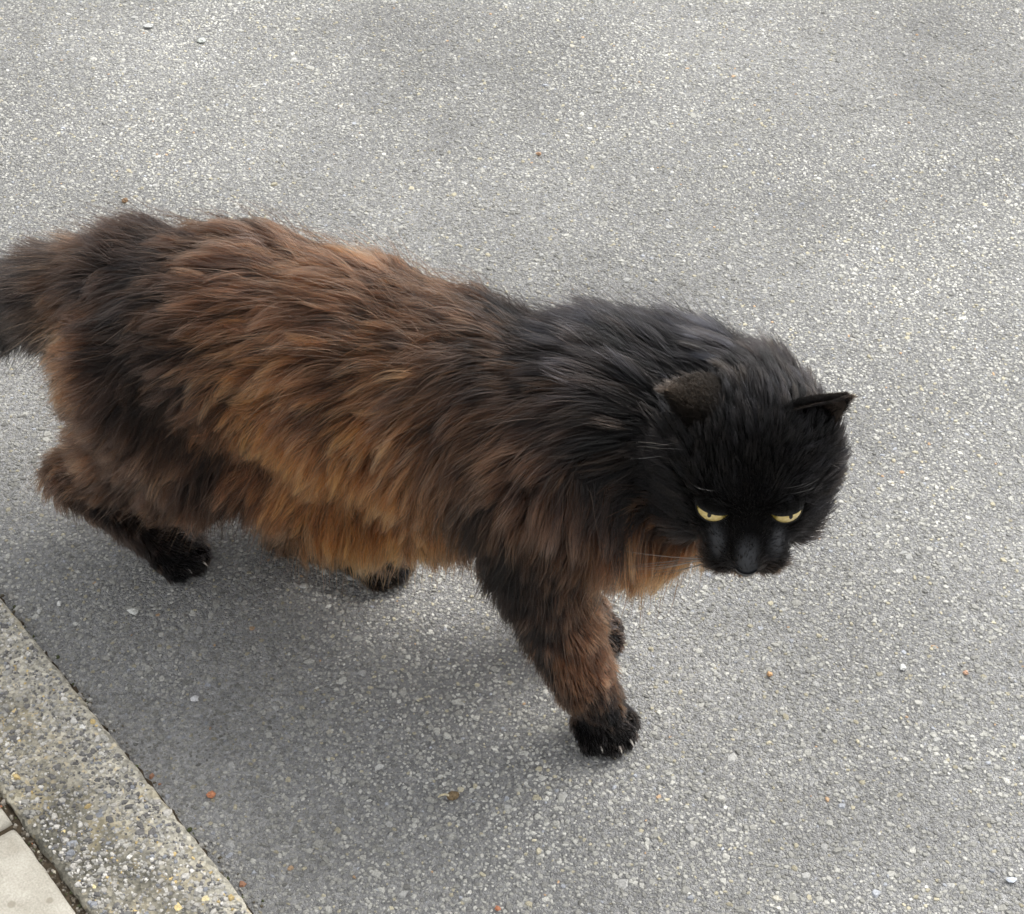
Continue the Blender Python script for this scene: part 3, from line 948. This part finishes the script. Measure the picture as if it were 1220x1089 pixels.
# locks, then wisps that follow the locks, then single hairs that follow the wisps
P2, N2 = scatter(1700, r); o2 = attrs(P2, N2); l2 = r.uniform(.85, 1.2, len(P2))
Q2 = wave(grow(P2, N2, o2, r, l2), N2, o2, r, .0030)
tone2 = np.exp(r.normal(0, .20, len(P2)))
P1, N1 = scatter(17000, r); o1 = attrs(P1, N1); i2 = nearest(P1, P2)
l1 = r.uniform(.62, 1.25, len(P1))
Q1 = wave(grow(P1, N1, o1, r, l1, .30), N1, o1, r, .0016)
Q1 = follow(Q1, Q2[i2] + 0, P1, P2, o1['clump'] * .62)
tone1 = np.minimum(np.exp(r.normal(-.10, .80, len(P1))), 1.75) * tone2[i2]
hue1 = r.normal(0, .10, len(P1))

NH = 310000
P0, N0 = scatter(NH, r); o0 = attrs(P0, N0)
keep = np.ones(NH, bool)
for e in EYES: keep &= np.linalg.norm(P0 - e, axis=1) > EYE_R * 1.10
keep &= ~((np.linalg.norm(P0 - HD(0, .0655, -.0232), axis=1) < .0068))
keep &= P0[:, 2] > .003
keep &= r.uniform(0, 1, NH) > .66 * bare(P0)
P0, N0 = P0[keep], N0[keep]; o0 = {k: v[keep] for k, v in o0.items()}
i1 = nearest(P0, P1)
n0 = len(P0)
l0 = l1[i1] * r.uniform(.70, 1.12, n0)
under = r.uniform(0, 1, n0) < .25
l0[under] *= .55
# ears stand clear of the hair around them
eard = np.minimum(np.linalg.norm(P0 - HD(-.034, -.016, .034), axis=1), np.linalg.norm(P0 - HD(.038, -.008, .038), axis=1))
l0 *= np.clip((eard - .010) / .022, .28, 1)
# short hair on the face around eyes, nose and mouth
face = np.clip((np.linalg.norm(P0 - HD(0, .045, -.008), axis=1) - .016) / .045, .0, 1)
hd = np.linalg.norm(P0 - HC, axis=1) < .075
o0['L'] = np.where(hd, np.minimum(o0['L'], .0035 + .034 * face ** 1.15), o0['L'])
guard = (r.uniform(0, 1, n0) < .028) & ~hd                               # long loose guard hairs that break the outline
l0 = np.where(guard, 1.15 + .45 * r.uniform(0, 1, n0), l0)
o0['a0'] = np.where(guard, o0['a0'] - 14, o0['a0']); o0['a1'] = np.where(guard, o0['a1'] - 12, o0['a1'])
Q0 = grow(P0, N0, o0, r, l0)
stray = (r.uniform(0, 1, n0) < .08) | guard                                       # hairs that left their wisp
Q0 = wave(Q0, N0, o0, r, .0009)
Q0 = follow(Q0, Q1[i1], P0, P1, np.clip(o0['clump'] * 1.3, 0, .97) * r.uniform(.75, 1.0, n0) * np.where(stray, .25, 1) * np.where(hd & (face < .6), .3, 1), .95)
Q0[:, :, 2] = np.maximum(Q0[:, :, 2], .0012)
C1 = coat(P1 + r.normal(0, .011, P1.shape))
C0 = (C1[i1] ** .85 * coat(P0) ** .15) * (tone1[i1] * np.exp(r.normal(0, .20, n0)))[:, None]
hm_ = np.clip((.062 - np.linalg.norm(P0 - HC - HFW * .008, axis=1)) / .012, 0, 1)[:, None]       # the whole head is black
C0 = C0 * (1 - hm_) + np.array([CC['k']]) * tone1[i1][:, None] ** .5 * hm_
C0 *= np.stack([1 + hue1[i1] * .6, np.ones(n0), 1 - hue1[i1]], -1)
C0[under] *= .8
grey = r.uniform(0, 1, n0) < .004                                       # stray pale guard hairs
C0[grey] = C0[grey] * 3 + .03
rad0 = r.uniform(.00012, .00022, n0) * np.where(guard, .72, 1) * np.where(hd & (face < .5), .8, 1)

# ears
EP, EN, ET, EA = np.concatenate(EARP), np.concatenate(EARN), np.concatenate(EART), np.concatenate(EARA)
oe = dict(L=np.where(ET[:, 1] > 0, .0065 - .003 * ET[:, 0], .010), grav=np.zeros(len(EP)), a0=np.full(len(EP), 55.), a1=np.full(len(EP), 80.),
          clump=np.zeros(len(EP)), wave=np.full(len(EP), .2), tan=unit(EA - EN * (EA * EN).sum(1, keepdims=True)))
QE = grow(EP, EN, oe, r, r.uniform(.6, 1.2, len(EP)))
CE = np.where((ET[:, 1] > 0)[:, None], np.array([[.024, .0185, .0140]]), np.array([[.017, .012, .009]])) * np.exp(r.normal(0, .35, (len(EP), 1)))
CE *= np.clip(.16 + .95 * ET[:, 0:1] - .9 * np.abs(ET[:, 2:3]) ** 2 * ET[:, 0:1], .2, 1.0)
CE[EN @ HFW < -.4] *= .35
pale = (ET[:, 1] < 0) & (r.uniform(0, 1, len(EP)) < .05)
CE[pale] = (.16, .125, .09)
LP, LN, LA = [], [], []
rl = np.random.default_rng(5)
for c_, X_, Y_, Z_, ed in LIDS:
    nl = 1500
    lam = np.radians(rl.uniform(-84, 84, nl)); el = np.radians(ed) * np.maximum(0, np.cos(lam * 90 / 82)) ** .8 + np.radians(rl.uniform(2, 75, nl))
    q_ = (np.cos(el) * np.cos(lam))[:, None] * Y_ + (np.sin(lam) * np.cos(el))[:, None] * X_ + np.sin(el)[:, None] * Z_
    LP.append(c_ + q_ * EYE_R * 1.06); LN.append(q_); LA.append(np.repeat((Z_ - Y_ * .2)[None], nl, 0))
LP, LN, LA = np.concatenate(LP), np.concatenate(LN), np.concatenate(LA)
ol = dict(L=np.full(len(LP), .0062), grav=np.zeros(len(LP)), a0=np.full(len(LP), 42.), a1=np.full(len(LP), 72.), clump=np.zeros(len(LP)),
          wave=np.full(len(LP), .2), tan=unit(LA - LN * (LA * LN).sum(1, keepdims=True)))
QL = grow(LP, LN, ol, r, r.uniform(.6, 1.2, len(LP)))
CL = np.full((len(LP), 3), .0045)
# long pale tufts in front of the ears, brow hairs
def hairs(name_seed, specs):
    qs, cs = [], []
    for (a, d, Ln, sag, col) in specs:
        qs.append(np.array([a + d * Ln * t + sag * t * t for t in TT])); cs.append(col)
    return np.array(qs), np.array(cs)
sp = []
for k in range(46):
    sx = -1 if k % 2 else 1
    a = HD(sx * rw.uniform(.026, .044), rw.uniform(-.004, .012), rw.uniform(.008, .026))
    d = unit(HRT * sx * rw.uniform(.4, 1.2) + HUP * rw.uniform(-.2, .7) + HFW * rw.uniform(0, .5))
    sp.append((a, d, rw.uniform(.014, .028), BACK * .004, (.16, .15, .14) if rw.random() < .55 else (.05, .04, .03)))
for k in range(5):
    sx = -1 if k in (0, 3) else 1
    a = HD(sx * rw.uniform(.014, .028), .034, rw.uniform(.016, .024))
    d = unit(HRT * sx * rw.uniform(.3, 1.0) + HUP * rw.uniform(.4, 1) + HFW * .5)
    sp.append((a, d, rw.uniform(.016, .034), -HFW * .006, (.22, .21, .20)))
QX, CX = hairs(0, sp)

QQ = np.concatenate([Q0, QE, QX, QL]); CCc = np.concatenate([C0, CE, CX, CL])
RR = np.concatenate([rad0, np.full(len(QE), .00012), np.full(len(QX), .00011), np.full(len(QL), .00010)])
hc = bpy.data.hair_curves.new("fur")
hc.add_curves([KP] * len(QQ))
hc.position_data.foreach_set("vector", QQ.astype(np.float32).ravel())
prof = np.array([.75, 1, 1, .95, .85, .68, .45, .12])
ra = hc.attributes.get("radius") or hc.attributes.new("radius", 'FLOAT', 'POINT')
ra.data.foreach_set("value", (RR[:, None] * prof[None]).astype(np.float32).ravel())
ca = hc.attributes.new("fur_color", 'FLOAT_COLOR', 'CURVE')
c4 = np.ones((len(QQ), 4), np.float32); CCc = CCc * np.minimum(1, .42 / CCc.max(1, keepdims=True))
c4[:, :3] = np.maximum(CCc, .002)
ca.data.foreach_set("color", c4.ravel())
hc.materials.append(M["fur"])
fur = bpy.data.objects.new("fur", hc); COL.objects.link(fur); fur.parent = cat
tag(fur, kind="stuff")

# ------------------------------------------------------------------ loose grit lying on the road
def on_road(u, v):
    d = ray(u, v)
    p = CO - d * (CAMH / d[2])
    return p
def pebble(name, u, v, px, flat, col, label, cat_, seed, rough=.7, group=None):
    """an irregular chip, px pixels across in the photo, resting on the stones"""
    p = on_road(u, v)
    rad = px * .85 / 2 * np.linalg.norm(p - CO) / 2200
    rr_ = np.random.default_rng(seed)
    nu, nv = 5, 7
    Vv, Ff = [], []
    asp = rr_.uniform(.6, .95); rot = rr_.uniform(0, 6.28)
    bump = rr_.uniform(.62, 1.25, (nu + 1, nv))
    for i in range(nu + 1):
        th = math.pi * i / nu
        for j in range(nv):
            ph = 2 * math.pi * j / nv
            b_ = bump[i, j] if 0 < i < nu else 1
            x_, y_, z_ = math.sin(th) * math.cos(ph) * b_, math.sin(th) * math.sin(ph) * b_ * asp, math.cos(th) * flat * (b_ if z_pos(th) else 1)
            Vv.append((rad * (x_ * math.cos(rot) - y_ * math.sin(rot)), rad * (x_ * math.sin(rot) + y_ * math.cos(rot)), rad * (z_ + flat * .8)))
    for i in range(nu):
        for j in range(nv):
            k_ = (j + 1) % nv
            Ff.append((i * nv + j, (i + 1) * nv + j, (i + 1) * nv + k_, i * nv + k_))
    o_ = mesh_py(name, Vv, Ff, mat_plain(name + "_stone", col, rough, .35, 900, .3), None, False)
    o_.location = (p[0], p[1], .0004)
    return tag(o_, label, cat_, group)
def z_pos(th): return th < math.pi / 2
pebble("stone_chip", 158, 730, 15, .45, (.52, .52, .49), "angular white stone chip lying on the dark asphalt below the near hind paw", "stone", 1)
pebble("pebble", 71, 721, 9, .6, (.54, .535, .51), "tiny round white pebble beside the top end of the kerb edge", "pebble", 2)
pebble("pebble", 47, 730, 10, .5, (.40, .40, .38), "pale grey pebble touching the road edge of the kerb near the left border", "pebble", 3)
pebble("brick_crumb", 252, 949, 12, .6, (.36, .15, .075), "orange red brick crumb on the asphalt right of the kerb", "crumb", 4)
pebble("grit_grain", 917, 805, 9, .7, (.46, .28, .14), "light orange grit grain on the asphalt right of the front paw", "grit", 5)
pebble("grit_grain", 1150, 803, 9, .6, (.46, .29, .20), "dull pink grit grain near the right border, level with the front paw", "grit", 6)
pebble("brick_crumb", 593, 1084, 9, .6, (.36, .15, .08), "bright orange crumb at the bottom border below the front paw", "crumb", 7)
pebble("grit_grain", 642, 185, 9, .6, (.32, .20, .12), "rusty orange grain on the asphalt above the middle of the cat's back", "grit", 8)
pebble("soil_crumb", 149, 241, 9, .7, (.20, .12, .06), "small brown soil crumb just above the cat's rump", "crumb", 9)
pebble("pebble", 1075, 797, 11, .55, (.56, .56, .54), "smooth white pebble left of the dull pink grain near the right border", "pebble", 10)
pebble("stone_chip", 1204, 1050, 15, .4, (.46, .49, .54), "pale bluish stone chip in the bottom right corner", "stone", 11)
pebble("stone_chip", 177, 33, 15, .4, (.46, .465, .45), "flat pale stone chip near the top left corner", "stone", 12)
pebble("stone_chip", 240, 50, 13, .4, (.40, .42, .39), "flat greenish grey chip right of the pale chip at the top left", "stone", 13)
pebble("stone_chip", 232, 834, 13, .4, (.46, .46, .46), "light grey chip on the shaded asphalt between hind paw and kerb", "stone", 14)
# dried husk: a ridged tan seed with a pale stalk
p = on_road(540, 952)
husk = bpy.data.objects.new("seed_husk", None); COL.objects.link(husk); husk.location = (p[0], p[1], .001)
husk.rotation_euler = (0, 0, .4); husk.scale = (.72, .72, .72)
tag(husk, "dried tan seed husk with a pale stalk lying below the front paw", "seed")
rr_ = random.Random(3)
Vv, Ff = [], []
for i in range(9):
    t = i / 8
    rd = .0042 * math.sin(math.pi * (.06 + .88 * t)) ** .7
    for j in range(14):
        a = 2 * math.pi * j / 14
        q = rd * (1 + .16 * (j % 2) + rr_.uniform(-.1, .1))
        Vv.append((-.006 + .012 * t, q * math.cos(a), .0036 + q * .85 * math.sin(a)))
for i in range(8):
    for j in range(14):
        k_ = (j + 1) % 14
        Ff.append((i * 14 + j, i * 14 + k_, (i + 1) * 14 + k_, (i + 1) * 14 + j))
Ff += [tuple(range(13, -1, -1)), tuple(112 + j for j in range(14))]
mesh_py("shell", Vv, Ff, mat_plain("husk_shell", (.16, .115, .065), .8, .2, 500, .5), husk, True)
Vv, Ff = tube([(-.004, 0, .006), (-.007, .002, .007), (-.011, .004, .005), (-.013, .005, .002)], [.0012, .0011, .0010, .0007], 7)
mesh_py("stalk", Vv, Ff, mat_plain("husk_stalk", (.48, .42, .28), .8, .2, 400, .3), husk, True)
# larger ochre pebbles showing in the kerb's face
for i, (u, v, px, col) in enumerate(((212, 1080, 16, (.56, .45, .22)), (245, 1070, 13, (.56, .48, .28)), (18, 846, 12, (.52, .40, .20)), (16, 923, 13, (.60, .52, .36)),
                                     (108, 928, 10, (.56, .50, .38)), (98, 865, 11, (.62, .61, .58)), (206, 1017, 11, (.70, .69, .67)), (75, 990, 9, (.58, .48, .24)), (111, 1055, 9, (.58, .49, .27)))):
    o_ = pebble("embedded_pebble", u, v, px, .22, col, None, None, 50 + i)
    q = o_.location
    # slide along the sight line up to the kerb's top face
    d = ray(u, v); p = CO + d * ((.0078 - CAMH) / d[2])
    o_.parent = kerb; o_.location = (p[0], p[1], .0066)
